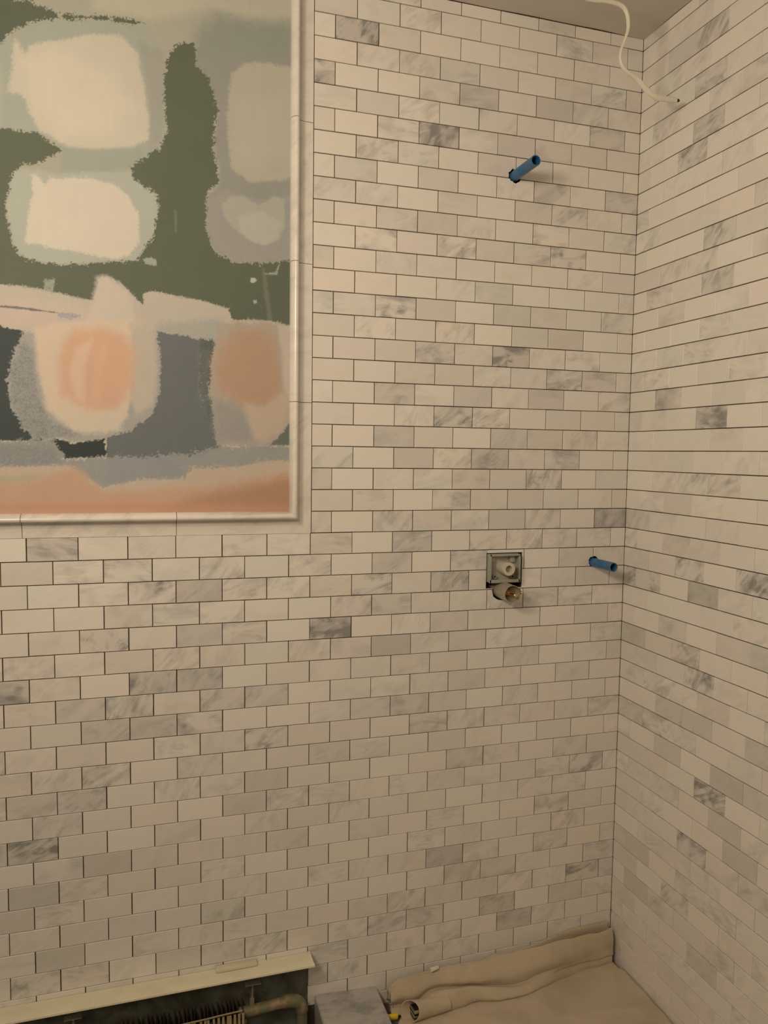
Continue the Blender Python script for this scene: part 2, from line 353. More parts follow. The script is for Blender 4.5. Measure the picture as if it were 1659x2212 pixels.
# ------------------------------------------------------------------ moulding round the painting
XI, ZI = -0.9352, 1.2888      # inner edge of the moulding
PROF = [(0.0, 0.004), (0.0, -0.0080), (0.0008, -0.0125), (0.0035, -0.0185), (0.0080, -0.0232), (0.0125, -0.0250), (0.0160, -0.0238), (0.0182, -0.0195), (0.0194, -0.0135),
        (0.0202, -0.0065), (0.0248, -0.0030), (0.0300, -0.0024), (0.0325, -0.0010), (0.0345, -0.0002), (0.0540, 0.0), (0.0540, 0.004)]
def trim_run(name, a0, a1, joints, vertical, mitre=True):
    w = Wall(); cuts = [a0] + joints + [a1]
    for i, (p, q) in enumerate(zip(cuts, cuts[1:])):
        rnd = random.Random(40 + i + (9 if vertical else 0))
        g0 = 0.0 if i == 0 else 0.0006; g1 = 0.0006 if i < len(cuts)-2 else 0.0
        A, B = p + g0, q - g1; V = []
        for (d, y) in PROF:
            if vertical:
                b = (ZI - d) if (i == 0 and mitre) else A
                V.append((XI + d, y, b + (0.0003 if i == 0 else 0)))
            else:
                e = (XI + d) if (i == len(cuts)-2 and mitre) else B
                V.append((e, y, ZI - d))
        for (d, y) in PROF:
            V.append((XI + d, y, B) if vertical else (A, y, ZI - d))
        n = len(PROF); Fc = [(k, k+1, n+k+1, n+k) for k in range(n-1)] + [tuple(range(n)), tuple(range(2*n-1, n-1, -1))]
        c = (rnd.uniform(0.02, 0.12), rnd.uniform(0.15, 0.4), rnd.random())
        w.add(V, Fc, 0, c, stone_uv(rnd, 'x'))
    o = w.build(name, [stone_trim]); me = o.data
    bmx = bmesh.new(); bmx.from_mesh(me); bmesh.ops.recalc_face_normals(bmx, faces=bmx.faces); bmx.to_mesh(me); bmx.free()
    me.polygons.foreach_set('use_smooth', [True]*len(me.polygons)); me.set_sharp_from_angle(angle=R(50))
    return struct(o)
trim_run('trim_1', ZI, CEIL-0.002, [1.5472, 1.8701, 2.1914], True)
trim_run('trim_2', XL+0.001, XI, [-2.163, -1.8404, -1.5175, -1.1946], False)

# ------------------------------------------------------------------ the abstract painting (millimetres on the wall, x from -2.35, z)
ART = [
 ([(-1358,2415),(-923,2496),(-923,2415),(-1007,2391),(-1119,2401),(-1237,2356),(-1359,2358)],(192,174,140),14,4,0,1),
 ([(-1139,2358),(-1099,2395),(-1027,2392),(-923,2405),(-922,2304),(-1048,2284),(-1089,2218),(-1130,2163),(-1169,2275)],(152,144,118),22,6,0,1),
 ([(-1755,2227),(-1521,2275),(-1432,2325),(-1322,2339),(-1256,2338),(-1213,2288),(-1209,2112),(-1239,2074),(-1268,2041),(-1382,2047),(-1472,2092),(-1760,2059)],(172,164,136),8,4,0,1),
 ([(-1266,2308),(-1213,2297),(-1209,2211),(-1219,2111),(-1244,2079),(-1246,2205)],(166,152,128),8,4,0,0.8),
 ([(-1512,2275),(-1502,2265),(-1491,2241),(-1482,2263),(-1464,2274),(-1405,2290),(-1359,2308),(-1302,2314),(-1271,2288),(-1257,2223),(-1246,2157),(-1248,2107),(-1278,2086),(-1353,2070),(-1409,2069),(-1467,2096),(-1487,2133),(-1497,2163),(-1527,2166),(-1515,2221)],(208,186,152),5,3,0,1),
 ([(-1500,2233),(-1433,2262),(-1323,2232),(-1277,2172),(-1315,2108),(-1418,2095),(-1471,2135)],(216,192,157),25,4,0,1),
 ([(-1427,2065),(-1363,2069),(-1268,2085),(-1249,2073),(-1278,2045),(-1326,2028),(-1428,2016)],(166,159,132),8,4,0,1),
 ([(-1757,2174),(-1573,2230),(-1539,2217),(-1532,2163),(-1542,2097),(-1760,2059)],(184,170,140),10,3,0,1),
 ([(-1522,2010),(-1509,2015),(-1428,2013),(-1363,2023),(-1283,2033),(-1269,2012),(-1230,1991),(-1229,1942),(-1233,1912),(-1253,1880),(-1277,1844),(-1366,1834),(-1431,1822),(-1495,1829),(-1521,1855),(-1534,1930),(-1527,1978)],(182,172,144),3,3,0,1),
 ([(-1484,2003),(-1475,2006),(-1456,1986),(-1448,2001),(-1410,2006),(-1364,2010),(-1321,2003),(-1293,1984),(-1271,1947),(-1270,1888),(-1290,1854),(-1314,1844),(-1385,1850),(-1499,1862),(-1491,1925),(-1483,1964)],(218,194,160),4,3,0,1),
 ([(-1089,2278),(-1069,2311),(-922,2334),(-920,1868),(-1069,1855),(-1105,1873),(-1128,1927),(-1125,1998),(-1100,2026),(-1096,2047),(-1108,2106),(-1099,2187),(-1111,2245)],(155,143,121),7,3,0.1,1),
 ([(-1069,2271),(-1038,2298),(-996,2308),(-922,2306),(-921,2067),(-964,2050),(-1027,2040),(-1069,2065),(-1079,2140),(-1075,2230)],(184,167,136),5,3,0,1),
 ([(-1060,2212),(-954,2248),(-951,2115),(-1006,2067),(-1059,2102)],(190,173,142),20,3,0,0.6),
 ([(-1125,1993),(-1079,2018),(-1006,2006),(-921,2025),(-920,1873),(-1064,1858),(-1105,1875),(-1128,1927)],(164,151,130),5,4,0.4,0.8),
 ([(-1092,1984),(-1069,2005),(-1038,2008),(-1008,1991),(-972,2015),(-948,2012),(-947,1949),(-963,1917),(-996,1903),(-1027,1909),(-1057,1928),(-1085,1956)],(176,163,136),3,2,0,1),
 ([(-1053,1960),(-1006,1980),(-953,1959),(-963,1922),(-996,1905),(-1027,1911),(-1050,1929)],(184,171,143),5,2,0,1),
 ([(-1752,2315),(-1536,2350),(-1484,2351),(-1458,2346),(-1422,2338),(-1359,2344),(-1275,2352),(-1252,2348),(-1280,2341),(-1359,2338),(-1432,2325),(-1485,2307),(-1512,2291),(-1528,2274),(-1535,2259),(-1755,2219)],(101,99,75),1.2,5,0.06,1),
 ([(-1760,2063),(-1542,2088),(-1516,2093),(-1472,2088),(-1443,2073),(-1425,2062),(-1437,2047),(-1473,2031),(-1504,2018),(-1513,2005),(-1523,1992),(-1533,1949),(-1537,1939),(-1526,1864),(-1511,1839),(-1491,1827),(-1431,1822),(-1328,1837),(-1275,1844),(-1253,1878),(-1235,1911),(-1228,1972),(-1230,1991),(-1264,2009),(-1280,2025),(-1282,2043),(-1268,2058),(-1239,2079),(-1217,2100),(-1207,2132),(-1215,2200),(-1210,2269),(-1200,2299),(-1183,2320),(-1153,2323),(-1145,2279),(-1117,2256),(-1111,2225),(-1099,2189),(-1109,2136),(-1106,2086),(-1096,2047),(-1100,2026),(-1120,2012),(-1125,1993),(-1125,1922),(-1104,1877),(-1069,1857),(-1006,1861),(-920,1878),(-919,1719),(-941,1723),(-974,1731),(-1017,1732),(-1069,1728),(-1078,1753),(-1131,1766),(-1192,1774),(-1242,1780),(-1259,1775),(-1262,1749),(-1273,1756),(-1291,1775),(-1308,1793),(-1336,1805),(-1346,1802),(-1367,1751),(-1423,1759),(-1460,1766),(-1514,1772),(-1770,1758)],(101,99,75),1.2,5,0.04,1),
 ([(-1261,1849),(-1246,1854),(-1234,1851),(-1234,1838),(-1256,1839)],(164,158,134),1,2,0,1),
 ([(-1026,1827),(-1017,1828),(-1012,1822),(-1019,1816),(-1026,1819)],(190,180,150),1,1,0,1),
 ([(-1020,1777),(-1013,1778),(-1011,1771),(-1018,1769)],(170,165,140),1,1,0,1),
 ([(-995,1840),(-969,1844),(-962,1863),(-959,1863),(-965,1839),(-995,1837)],(158,154,128),1,1.5,0.2,1),
 ([(-1001,1851),(-993,1851),(-976,1737),(-987,1736)],(132,128,104),3,2,0,0.5),
 ([(-1195,1963),(-1188,1961),(-1189,1911),(-1194,1915)],(118,115,92),1,1,0.3,1),
 ([(-1770,1758),(-1514,1772),(-1460,1766),(-1423,1759),(-1367,1751),(-1346,1802),(-1336,1805),(-1308,1793),(-1291,1775),(-1273,1756),(-1262,1749),(-1259,1775),(-1242,1780),(-1192,1774),(-1131,1766),(-1078,1753),(-1069,1728),(-1017,1732),(-974,1731),(-941,1723),(-919,1717),(-917,1271),(-1785,1281)],(196,174,144),1.2,3,0,1),
 ([(-1464,1788),(-1441,1793),(-1446,1765),(-1464,1766)],(160,154,128),1,3,0.4,1),
 ([(-1771,1732),(-1442,1746),(-1368,1736),(-1252,1719),(-1272,1687),(-1461,1681),(-1772,1695)],(206,176,146),12,4,0,1),
 ([(-1438,1722),(-1391,1720),(-1391,1710),(-1438,1709)],(160,150,140),2,3,0.5,1),
 ([(-1550,1729),(-1497,1728),(-1428,1720),(-1550,1725)],(120,110,95),1,1,0.2,1),
 ([(-1237,1710),(-1090,1729),(-1069,1704),(-1090,1656),(-1233,1690)],(176,162,138),10,5,0.3,1),
 ([(-1357,1801),(-1338,1807),(-1286,1767),(-1280,1707),(-1321,1684),(-1387,1700),(-1367,1746)],(208,182,152),8,3,0,1),
 ([(-1772,1681),(-1551,1688),(-1505,1678),(-1485,1655),(-1490,1621),(-1500,1571),(-1492,1518),(-1474,1473),(-1468,1446),(-1780,1435)],(68,71,63),1.2,3,0,1),
 ([(-1235,1694),(-1193,1690),(-1121,1680),(-1093,1654),(-1096,1614),(-1099,1561),(-1095,1487),(-1091,1429),(-1154,1407),(-1195,1401),(-1345,1400),(-1344,1471),(-1303,1493),(-1264,1535),(-1253,1576),(-1248,1658)],(113,108,98),1.2,3,0,1),
 ([(-1134,1680),(-1096,1682),(-1096,1614),(-1099,1561),(-1101,1487),(-1124,1502),(-1140,1570),(-1142,1633)],(98,96,80),1,7,0.35,1),
 ([(-1147,1653),(-1119,1665),(-1120,1560),(-1127,1508),(-1145,1549)],(160,156,138),1,3,0.88,0.9),
 ([(-1466,1444),(-1442,1455),(-1410,1442),(-1345,1457),(-1343,1414),(-1372,1410),(-1429,1407),(-1448,1421)],(58,61,54),1.2,4,0,1),
 ([(-1507,1677),(-1461,1674),(-1235,1694),(-1227,1649),(-1225,1608),(-1229,1557),(-1244,1510),(-1289,1472),(-1345,1455),(-1410,1445),(-1452,1451),(-1489,1448),(-1513,1475),(-1533,1516),(-1540,1570),(-1530,1624)],(170,156,136),1.5,4,0.12,1),
 ([(-1509,1654),(-1485,1636),(-1482,1547),(-1456,1484),(-1390,1462),(-1447,1451),(-1489,1452),(-1515,1482),(-1532,1531),(-1535,1594)],(136,127,113),4,5,0.6,0.9),
 ([(-1484,1685),(-1452,1696),(-1387,1705),(-1291,1716),(-1280,1697),(-1285,1606),(-1288,1544),(-1301,1498),(-1343,1469),(-1409,1470),(-1464,1518),(-1481,1597)],(218,184,147),7,3,0,1),
 ([(-1289,1706),(-1238,1689),(-1233,1608),(-1244,1535),(-1279,1503),(-1289,1534)],(196,172,142),8,4,0.15,1),
 ([(-1425,1664),(-1406,1687),(-1349,1695),(-1301,1681),(-1280,1641),(-1285,1575),(-1323,1512),(-1390,1521),(-1436,1549),(-1437,1619)],(215,163,122),16,4,0,1),
 ([(-1403,1540),(-1417,1600),(-1402,1650),(-1368,1672),(-1384,1611),(-1389,1531)],(224,180,142),8,2,0,0.8),
 ([(-1370,1541),(-1364,1622),(-1345,1668),(-1338,1643),(-1355,1582),(-1356,1532)],(222,168,128),6,2,0,0.7),
 ([(-1455,1509),(-1371,1496),(-1308,1523),(-1313,1472),(-1390,1465)],(212,186,150),12,3,0,1),
 ([(-1101,1718),(-1006,1730),(-919,1717),(-918,1445),(-1006,1441),(-1104,1442),(-1110,1508),(-1120,1560),(-1117,1623)],(182,158,131),3,4,0.12,1),
 ([(-1109,1613),(-1092,1672),(-1054,1708),(-990,1712),(-963,1679),(-957,1620),(-951,1566),(-984,1533),(-1049,1531),(-1091,1561)],(186,144,108),24,5,0,1),
 ([(-963,1727),(-935,1723),(-934,1556),(-949,1577),(-954,1663)],(198,172,142),6,2,0,1),
 ([(-1117,1550),(-1070,1541),(-1027,1510),(-1016,1451),(-1101,1447)],(158,145,125),14,5,0.35,1),
 ([(-1040,1542),(-995,1533),(-957,1566),(-932,1567),(-949,1485),(-989,1457),(-1016,1459),(-1033,1505)],(196,165,133),9,3,0,1),
 ([(-981,1444),(-966,1462),(-949,1473),(-938,1493),(-918,1502),(-918,1445)],(112,110,94),1.2,3,0,1),
 ([(-1780,1440),(-1489,1447),(-1452,1447),(-1429,1407),(-1372,1410),(-1345,1412),(-1195,1420),(-1154,1425),(-1101,1442),(-918,1444),(-918,1398),(-1049,1392),(-1174,1364),(-1275,1359),(-1354,1343),(-1420,1389),(-1782,1384)],(158,147,129),2.5,7,0.25,1),
 ([(-1539,1437),(-1457,1434),(-1434,1399),(-1504,1388),(-1781,1396),(-1780,1433)],(140,132,116),5,5,0.5,0.8),
 ([(-1339,1410),(-1174,1417),(-1174,1375),(-1344,1359)],(152,142,130),5,5,0.4,0.7),
 ([(-1782,1384),(-1504,1388),(-1420,1391),(-1392,1369),(-1354,1340),(-1275,1359),(-1174,1361),(-1159,1391),(-1049,1392),(-1006,1407),(-918,1412),(-917,1271),(-1785,1281)],(202,169,135),5,7,0,1),
 ([(-1783,1339),(-1504,1356),(-1448,1377),(-1406,1389),(-1354,1338),(-1276,1336),(-1123,1348),(-917,1382),(-917,1271),(-1785,1281)],(204,156,118),14,4,0,1),
 ([(-1154,1322),(-917,1371),(-917,1271),(-1276,1275)],(184,136,98),18,4,0,1),
 ([(-1784,1310),(-1276,1312),(-917,1304),(-917,1271),(-1785,1281)],(200,142,104),9,3,0,0.7),
 ([(-1782,1367),(-1558,1370),(-1481,1373),(-1467,1366),(-1522,1356),(-1783,1353)],(190,164,124),3,3,0,1),]
def paint_art():
    xs = np.concatenate([np.linspace(XL + 0.001, -1.60, 40, endpoint=False), np.arange(-1.60, XI, 0.0016), [XI]])
    zs = np.concatenate([np.arange(ZI, CEIL, 0.0016), [CEIL]])
    X, Z = np.meshgrid(xs * 1000, zs * 1000, indexing='ij')
    rng = np.random.RandomState(4)
    def vn(sc, octv=3, sy=None, seed=0):
        sy = sy or sc; out = np.zeros_like(X); amp = 1.0; tot = 0
        for o in range(octv):
            lat = np.random.RandomState(seed*13+o).rand(257, 257)
            fx = (X + 3000) / sc * 2**o; fz = (Z + 500) / sy * 2**o
            ix = np.floor(fx).astype(int); iz = np.floor(fz).astype(int); tx = fx-ix; tz = fz-iz
            tx = tx*tx*(3-2*tx); tz = tz*tz*(3-2*tz); ix %= 256; iz %= 256
            out += amp * ((lat[ix, iz]*(1-tx)+lat[ix+1, iz]*tx)*(1-tz) + (lat[ix, iz+1]*(1-tx)+lat[ix+1, iz+1]*tx)*tz)
            tot += amp; amp *= 0.55
        return out / tot - 0.5
    def sdf(poly):
        P = np.array(poly, float); d2 = np.full(X.shape, 1e12); ins = np.zeros(X.shape, bool)
        for (x1, z1), (x2, z2) in zip(P, np.roll(P, -1, 0)):
            ex, ez = x2-x1, z2-z1; L = ex*ex+ez*ez + 1e-9
            t = np.clip(((X-x1)*ex+(Z-z1)*ez)/L, 0, 1)
            d2 = np.minimum(d2, (X-x1-t*ex)**2+(Z-z1-t*ez)**2)
            c = ((z1 > Z) != (z2 > Z)); 
            with np.errstate(divide='ignore', invalid='ignore'): xc = (x2-x1)*(Z-z1)/(z2-z1+1e-12)+x1
            ins ^= c & (X < xc)
        d = np.sqrt(d2); d[ins] *= -1; return d
    broad = vn(60, 3, seed=1); edge = vn(14, 3, seed=2); fine = vn(3.2, 2, seed=3); grainn = vn(2.4, 2, seed=4); weave = vn(7, 2, 3.0, seed=6)
    brush = vn(9, 3, 70, seed=5)
    img = np.zeros(X.shape + (3,))
    def tol(c): return np.array(srgb(c)) / np.array(REF) * np.array((0.54, 0.525, 0.487))
    REF = srgb((199, 177, 146))
    img[:] = tol((176, 162, 132))
    for (poly, colr, soft, rough, grain, op) in ART:
        d = sdf(poly) + edge * rough * 2.2 + fine * rough * 2.6 + weave * rough * 1.2
        a = np.clip(0.5 - d / (2*max(soft, 1.0)), 0, 1); a = a*a*(3-2*a)
        if grain > 0:
            k = np.clip((grainn + weave*0.5 + 0.62 - grain) / 0.22, 0, 1)
            a = a * (k * grain + (1 - grain) if grain < 1 else k)
        a = (a * op)[..., None]
        c = tol(colr) * (1 + 0.06*broad[..., None] + 0.035*brush[..., None])
        img = img*(1-a) + c*a
    img *= (1 + 0.015*fine[..., None])
    img = np.clip(img, 0.01, 0.95)
    nX, nZ = X.shape
    co = np.zeros((nX, nZ, 3), np.float32); co[..., 0] = X/1000; co[..., 1] = -0.0012; co[..., 2] = Z/1000
    idx = np.arange(nX*nZ).reshape(nX, nZ)
    q = np.stack([idx[:-1, :-1], idx[1:, :-1], idx[1:, 1:], idx[:-1, 1:]], -1).reshape(-1, 4)
    # back face so the panel has thickness
    base = nX*nZ
    back = np.array([(xs[0], 0.0035, zs[0]), (xs[-1], 0.0035, zs[0]), (xs[-1], 0.0035, zs[-1]), (xs[0], 0.0035, zs[-1])], np.float32)
    verts = np.concatenate([co.reshape(-1, 3), back]); faces = q.tolist() + [[base+3, base+2, base+1, base]]
    me = bpy.data.meshes.new('painting'); me.from_pydata(verts.tolist(), [], faces); me.update()
    at = me.color_attributes.new('pigment', 'FLOAT_COLOR', 'POINT')
    cols = np.ones((len(verts), 4), np.float32); cols[:base, :3] = img.reshape(-1, 3); cols[base:, :3] = 0.5
    at.data.foreach_set('color', cols.ravel())
    M = MT('painted_panel', 0.6, spec=0.25); a = M.n('ShaderNodeAttribute', attribute_name='pigment'); M.base(a.outputs['Color'])
    nn = M.noise(M.obj(), 420, 3); M.bump(nn, 0.10, 0.0006)
    o = mesh_obj('abstract_painting', me, M.m)
    return tag(o, 'large abstract painting of cream blocks on dark green over peach circles, framed by marble moulding', 'painting')
paint_art()

# ------------------------------------------------------------------ plumbing in the wall
blue = MT('blue_pex_plastic', 0.38, (0.02, 0.16, 0.42)); bn = blue.noise(blue.obj(), 45, 4, 0.5)
blue.base(blue.ramp(bn, [(0.38, (0.006, 0.125, 0.34)), (0.62, (0.07, 0.14, 0.26))])); blue = blue.m
def blue_pipe(x, z, y1, label, r=0.0128, tilt=0.0):
    bm = bmesh.new(); hollow(bm, 0, 0, 0.068, y1, r, r-0.0026, n=40)
    o = obj('blue_pipe', bm, blue, smooth='auto'); o.location = (x, 0, z)
    return tag(o, label, 'pipe', 'blue plastic pipe stubs')
blue_pipe(-0.3620, 2.1330, -0.108, 'short blue plastic pipe stub sticking out high on the tiled back wall')
blue_pipe(-0.0958, 1.1408, -0.094, 'short blue plastic pipe stub sticking out low beside the right hand corner', 0.0122)

frost = MT('frosted_grey_plastic', 0.35, (0.50, 0.50, 0.45)); frost.b.inputs['Transmission Weight'].default_value = 0.35; frost.b.inputs['IOR'].default_value = 1.3; frost = frost.m
milky = MT('milky_plastic', 0.32, (0.60, 0.55, 0.46)); milky.b.inputs['Subsurface Weight'].default_value = 0.25; milky.b.inputs['Subsurface Radius'].default_value = (0.01, 0.008, 0.006); milky = milky.m
clearp = MT('clear_plastic_sleeve', 0.22, (0.66, 0.62, 0.54)); clearp.b.inputs['Transmission Weight'].default_value = 0.6; clearp.b.inputs['IOR'].default_value = 1.25; clearp = clearp.m
brass = MT('brass', 0.28, (0.72, 0.48, 0.20), 1.0).m
copper = MT('copper_orange_plastic', 0.3, (0.72, 0.36, 0.16), 0.6).m
yellow = MT('yellow_plastic', 0.45, (0.78, 0.55, 0.03)).m
black = MT('black_ink', 0.6, (0.02, 0.018, 0.012)).m
darkgap = MT('dark_rubber', 0.8, (0.02, 0.018, 0.015)).m

V = empty('shower_valve', (-0.3690, 0.0, 1.08), 'frosted square shower valve guard with round collar above a clear sleeve and brass stem', 'shower valve')
# square open guard
bx0, bx1, bz0, bz1, yf, yb = -0.4130, -0.3262, 1.0985, 1.1716, -0.0160, 0.0300
bm = bmesh.new(); t = 0.0026
add_box(bm, bx0, bx0+t, yf, yb, bz0, bz1, 0.0008); add_box(bm, bx1-t, bx1, yf, yb, bz0, bz1, 0.0008)
add_box(bm, bx0+t*.6, bx1-t*.6, yf, yb, bz0, bz0+t, 0.0008); add_box(bm, bx0+t*.6, bx1-t*.6, yf, yb, bz1-t, bz1, 0.0008)
add_box(bm, bx0-0.001, bx0+0.0045, yf-0.0015, yf+0.0016, bz0-0.001, bz1+0.001, 0.0006); add_box(bm, bx1-0.0045, bx1+0.001, yf-0.0015, yf+0.0016, bz0-0.001, bz1-0.006, 0.0006)
add_box(bm, bx0, bx1, yf-0.0015, yf+0.0016, bz0-0.001, bz0+0.0075, 0.0006); add_box(bm, bx0, bx1-0.006, yf-0.0015, yf+0.0016, bz1-0.0045, bz1+0.001, 0.0006)
keep(obj('guard_box', bm, frost, smooth='auto'), V)
bm = bmesh.new(); add_box(bm, bx0+t, bx1-t, 0.003, 0.006, bz0+t, bz1-t)
add_box(bm, bx0+0.008, bx0+0.022, -0.004, 0.003, bz1-0.022, bz1-0.006, 0.003); add_box(bm, bx1-0.024, bx1-0.008, -0.004, 0.003, bz1-0.024, bz1-0.006, 0.003)
bp = MT('shaded_grey_plastic', 0.5, (0.42, 0.39, 0.33)).m
keep(obj('back_plate', bm, bp, smooth='auto'), V)
for sx in (bx0+0.020, bx1-0.016):
    bm = bmesh.new(); hollow(bm, sx, bz0+0.013, 0.003, -0.007, 0.0052, 0.0036, n=20); keep(obj('screw_boss', bm, frost, smooth='auto'), V)
bm = bmesh.new(); hollow(bm, -0.3700, 1.1366, 0.003, -0.0400, 0.0172, 0.0090, n=44)
keep(obj('collar', bm, milky, smooth='auto'), V)
bm = bmesh.new(); tube(bm, [(-0.3700, -0.026, 1.1366), (-0.3700, 0.0025, 1.1366)], 0.0088, 28); keep(obj('cartridge', bm, bp), V)
# lower clear sleeve with stem
cx, cz = -0.3690, 1.0755
bm = bmesh.new(); hollow(bm, cx, cz, 0.050, -0.062, 0.0226, 0.0210, n=48); keep(obj('sleeve', bm, clearp, smooth='auto'), V)
bm = bmesh.new()
tube(bm, [(cx-0.001, 0.045, cz), (cx-0.001, -0.010, cz), (cx-0.001, -0.012, cz)], [0.0130, 0.0130, 0.0115], 30)
keep(obj('valve_body', bm, MT('tan_valve_body', 0.5, (0.42, 0.33, 0.18)).m, smooth='auto'), V)
bm = bmesh.new(); tube(bm, [(cx, -0.010, cz), (cx, -0.036, cz), (cx, -0.040, cz), (cx, -0.046, cz-0.001)], [0.0080, 0.0080, 0.0062, 0.0045], 26); keep(obj('stem_collar', bm, copper, smooth='auto'), V)
bm = bmesh.new(); tube(bm, [(cx, -0.040, cz-0.001), (cx, -0.066, cz-0.001), (cx, -0.067, cz-0.001), (cx, -0.078, cz-0.001), (cx, -0.079, cz-0.001)], [0.0032, 0.0032, 0.0048, 0.0048, 0.0036], 22)
keep(obj('stem', bm, brass, smooth='auto'), V)
# curved yellow band with black bars on the right side of the sleeve mouth
bm = bmesh.new(); n = 14
for (r0, r1, y0, y1, mi) in ((0.0227, 0.0236, -0.0630, -0.0500, 0),):
    ring = []
    for i in range(n+1):
        a = R(-12 + 58*i/n)
        ring.append([bm.verts.new((cx + r*math.cos(a), y, cz + r*math.sin(a))) for r, y in ((r1, y0), (r1, y1), (r0, y1), (r0, y0))])
    for a, b in zip(ring, ring[1:]):
        for k in range(4): bm.faces.new((a[k], a[(k+1) % 4], b[(k+1) % 4], b[k]))
    bm.faces.new(ring[0]); bm.faces.new(ring[-1][::-1])
yt = keep(obj('yellow_label', bm, yellow, smooth=False), V)
for a0 in (-2, 14, 30):
    bm = bmesh.new(); aa = R(a0); bb = R(a0+7); vs = []
    for a in (aa, bb):
        for (r, y) in ((0.0206, -0.0634), (0.0239, -0.0634), (0.0239, -0.0515)): vs.append(bm.verts.new((cx + r*math.cos(a), y, cz + r*math.sin(a))))
    bm.faces.new((vs[0], vs[1], vs[4], vs[3])); bm.faces.new((vs[1], vs[2], vs[5], vs[4]))
    k = obj('black_bar', bm, black); k.parent = yt

# ------------------------------------------------------------------ loose cable at the ceiling
jacket = MT('white_cable_jacket', 0.45, (0.76, 0.73, 0.63)).m
CP = [(-0.62, -0.26, 2.5225, 4.0, 0.5), (-0.50, -0.245, 2.492, 4.0, 0.4), (-0.40, -0.225, 2.470, 4.0, 0.3), (-0.3003, -0.20, 2.4649, 4.0, 0.3), (-0.2425, -0.20, 2.4690, 4.6, 0.3), (-0.2040, -0.20, 2.4668, 4.8, 0.5), (-0.1870, -0.20, 2.4509, 4.6, 0.8), (-0.1825, -0.20, 2.4206, 4.4, 1.1),
      (-0.190, -0.20, 2.3937, 4.2, 1.3), (-0.200, -0.20, 2.3663, 4.4, 1.5), (-0.2005, -0.20, 2.3457, 4.6, 1.6), (-0.1935, -0.20, 2.3313, 5.0, 1.5), (-0.178, -0.20, 2.3203, 5.2, 1.3), (-0.1588, -0.20, 2.3128, 5.4, 1.0), (-0.1419, -0.20, 2.3029, 5.8, 0.7),
      (-0.1221, -0.20, 2.2880, 6.4, 0.4), (-0.0985, -0.20, 2.2778, 7.0, 0.2), (-0.0700, -0.20, 2.2777, 6.6, 0.1), (-0.0420, -0.20, 2.2790, 5.6, 0.0)]
def catmull(P, sub=6):
    out = []; P = [np.array(p, float) for p in P]
    for i in range(len(P)-1):
        a, b, c, d = P[max(i-1, 0)], P[i], P[i+1], P[min(i+2, len(P)-1)]
        for k in range(sub):
            t = k/sub; out.append(0.5*((2*b)+(-a+c)*t+(2*a-5*b+4*c-d)*t*t+(-a+3*b-3*c+d)*t**3))
    out.append(P[-1]); return out
cp = catmull(CP); bm = bmesh.new()
tube(bm, [p[:3] for p in cp], [p[3]/1000 for p in cp], 18, squash=[(0.62, p[4]) for p in cp])
cab = tag(obj('electrical_cable', bm, jacket, smooth='auto'), 'loose white electrical cable hanging from the ceiling near the corner with a cut end', 'cable')
bm = bmesh.new(); tube(bm, [(-0.0425, -0.20, 2.2790), (-0.0365, -0.20, 2.2791), (-0.0335, -0.20, 2.2795)], [0.0042, 0.0038, 0.0018], 14, squash=[(0.7, 0)]*3)
obj('cable_tip', bm, black, cab, smooth='auto')['label'] = 'black cut end of the cable'

# ------------------------------------------------------------------ baseboard heater
cream = MT('cream_enamel', 0.42, (0.77, 0.73, 0.56)); cn = cream.noise(cream.obj(), 25, 4); cream.base(cream.ramp(cn, [(0.35, (0.73, 0.69, 0.53)), (0.6, (0.79, 0.75, 0.58))])); cream = cream.m
oldpl = MT('old_dark_green_plate', 0.7, (0.10, 0.11, 0.085)); on = oldpl.noise(oldpl.obj(), 22, 5, 0.4); oldpl.base(oldpl.ramp(on, [(0.35, (0.07, 0.07, 0.052)), (0.65, (0.15, 0.16, 0.13))])); oldpl = oldpl.m
rust = MT('rusty_fin_metal', 0.75, (0.11, 0.07, 0.045), 0.3); rn = rust.noise(rust.obj(), 70, 4); rust.base(rust.ramp(rn, [(0.35, (0.06, 0.04, 0.026)), (0.65, (0.18, 0.12, 0.075))])); rust = rust.m
finlip = MT('dusty_fin_edge', 0.7, (0.42, 0.33, 0.20)).m
verd = MT('patinated_copper_pipe', 0.6, (0.22, 0.20, 0.12), 0.2); vn_ = verd.noise(verd.obj(), 38, 4, 0.4); verd.base(verd.ramp(vn_, [(0.38, (0.34, 0.26, 0.17)), (0.52, (0.20, 0.17, 0.09)), (0.62, (0.17, 0.20, 0.11)), (0.8, (0.30, 0.26, 0.15))])); verd = verd.m
HT = empty('baseboard_heater', (-1.5, 0.0, FLOOR), 'cream topped baseboard heater with its cover off showing rusty fins, along the tiled wall', 'heater')
HX1 = -0.8815
bm = bmesh.new(); add_box(bm, XL+0.02, HX1+0.0005, 0.0015, 0.0038, FLOOR, 0.1735); keep(obj('back_panel', bm, oldpl), HT)
bm = bmesh.new()     # hood: a shallow folded tray, front lip bent down
prof = [(-0.001, 0.1742), (-0.030, 0.1758), (-0.0590, 0.1802), (-0.0618, 0.1795), (-0.0625, 0.1755), (-0.0612, 0.1755), (-0.0606, 0.1782), (-0.030, 0.1744), (-0.001, 0.1728)]
xa, xb = XL+0.02, HX1+0.001
A = [bm.verts.new((xa, y, z)) for y, z in prof]; B = [bm.verts.new((xb + (0.004 if y < -0.05 else 0), y, z)) for y, z in prof]
for k in range(len(prof)): bm.faces.new((A[k], A[(k+1) % len(prof)], B[(k+1) % len(prof)], B[k]))
bm.faces.new(A[::-1]); bm.faces.new(B)
add_box(bm, xb-0.004, xb+0.0035, -0.060, -0.004, 0.1735, 0.1790, 0.001)
keep(obj('hood', bm, cream, smooth='auto'), HT)
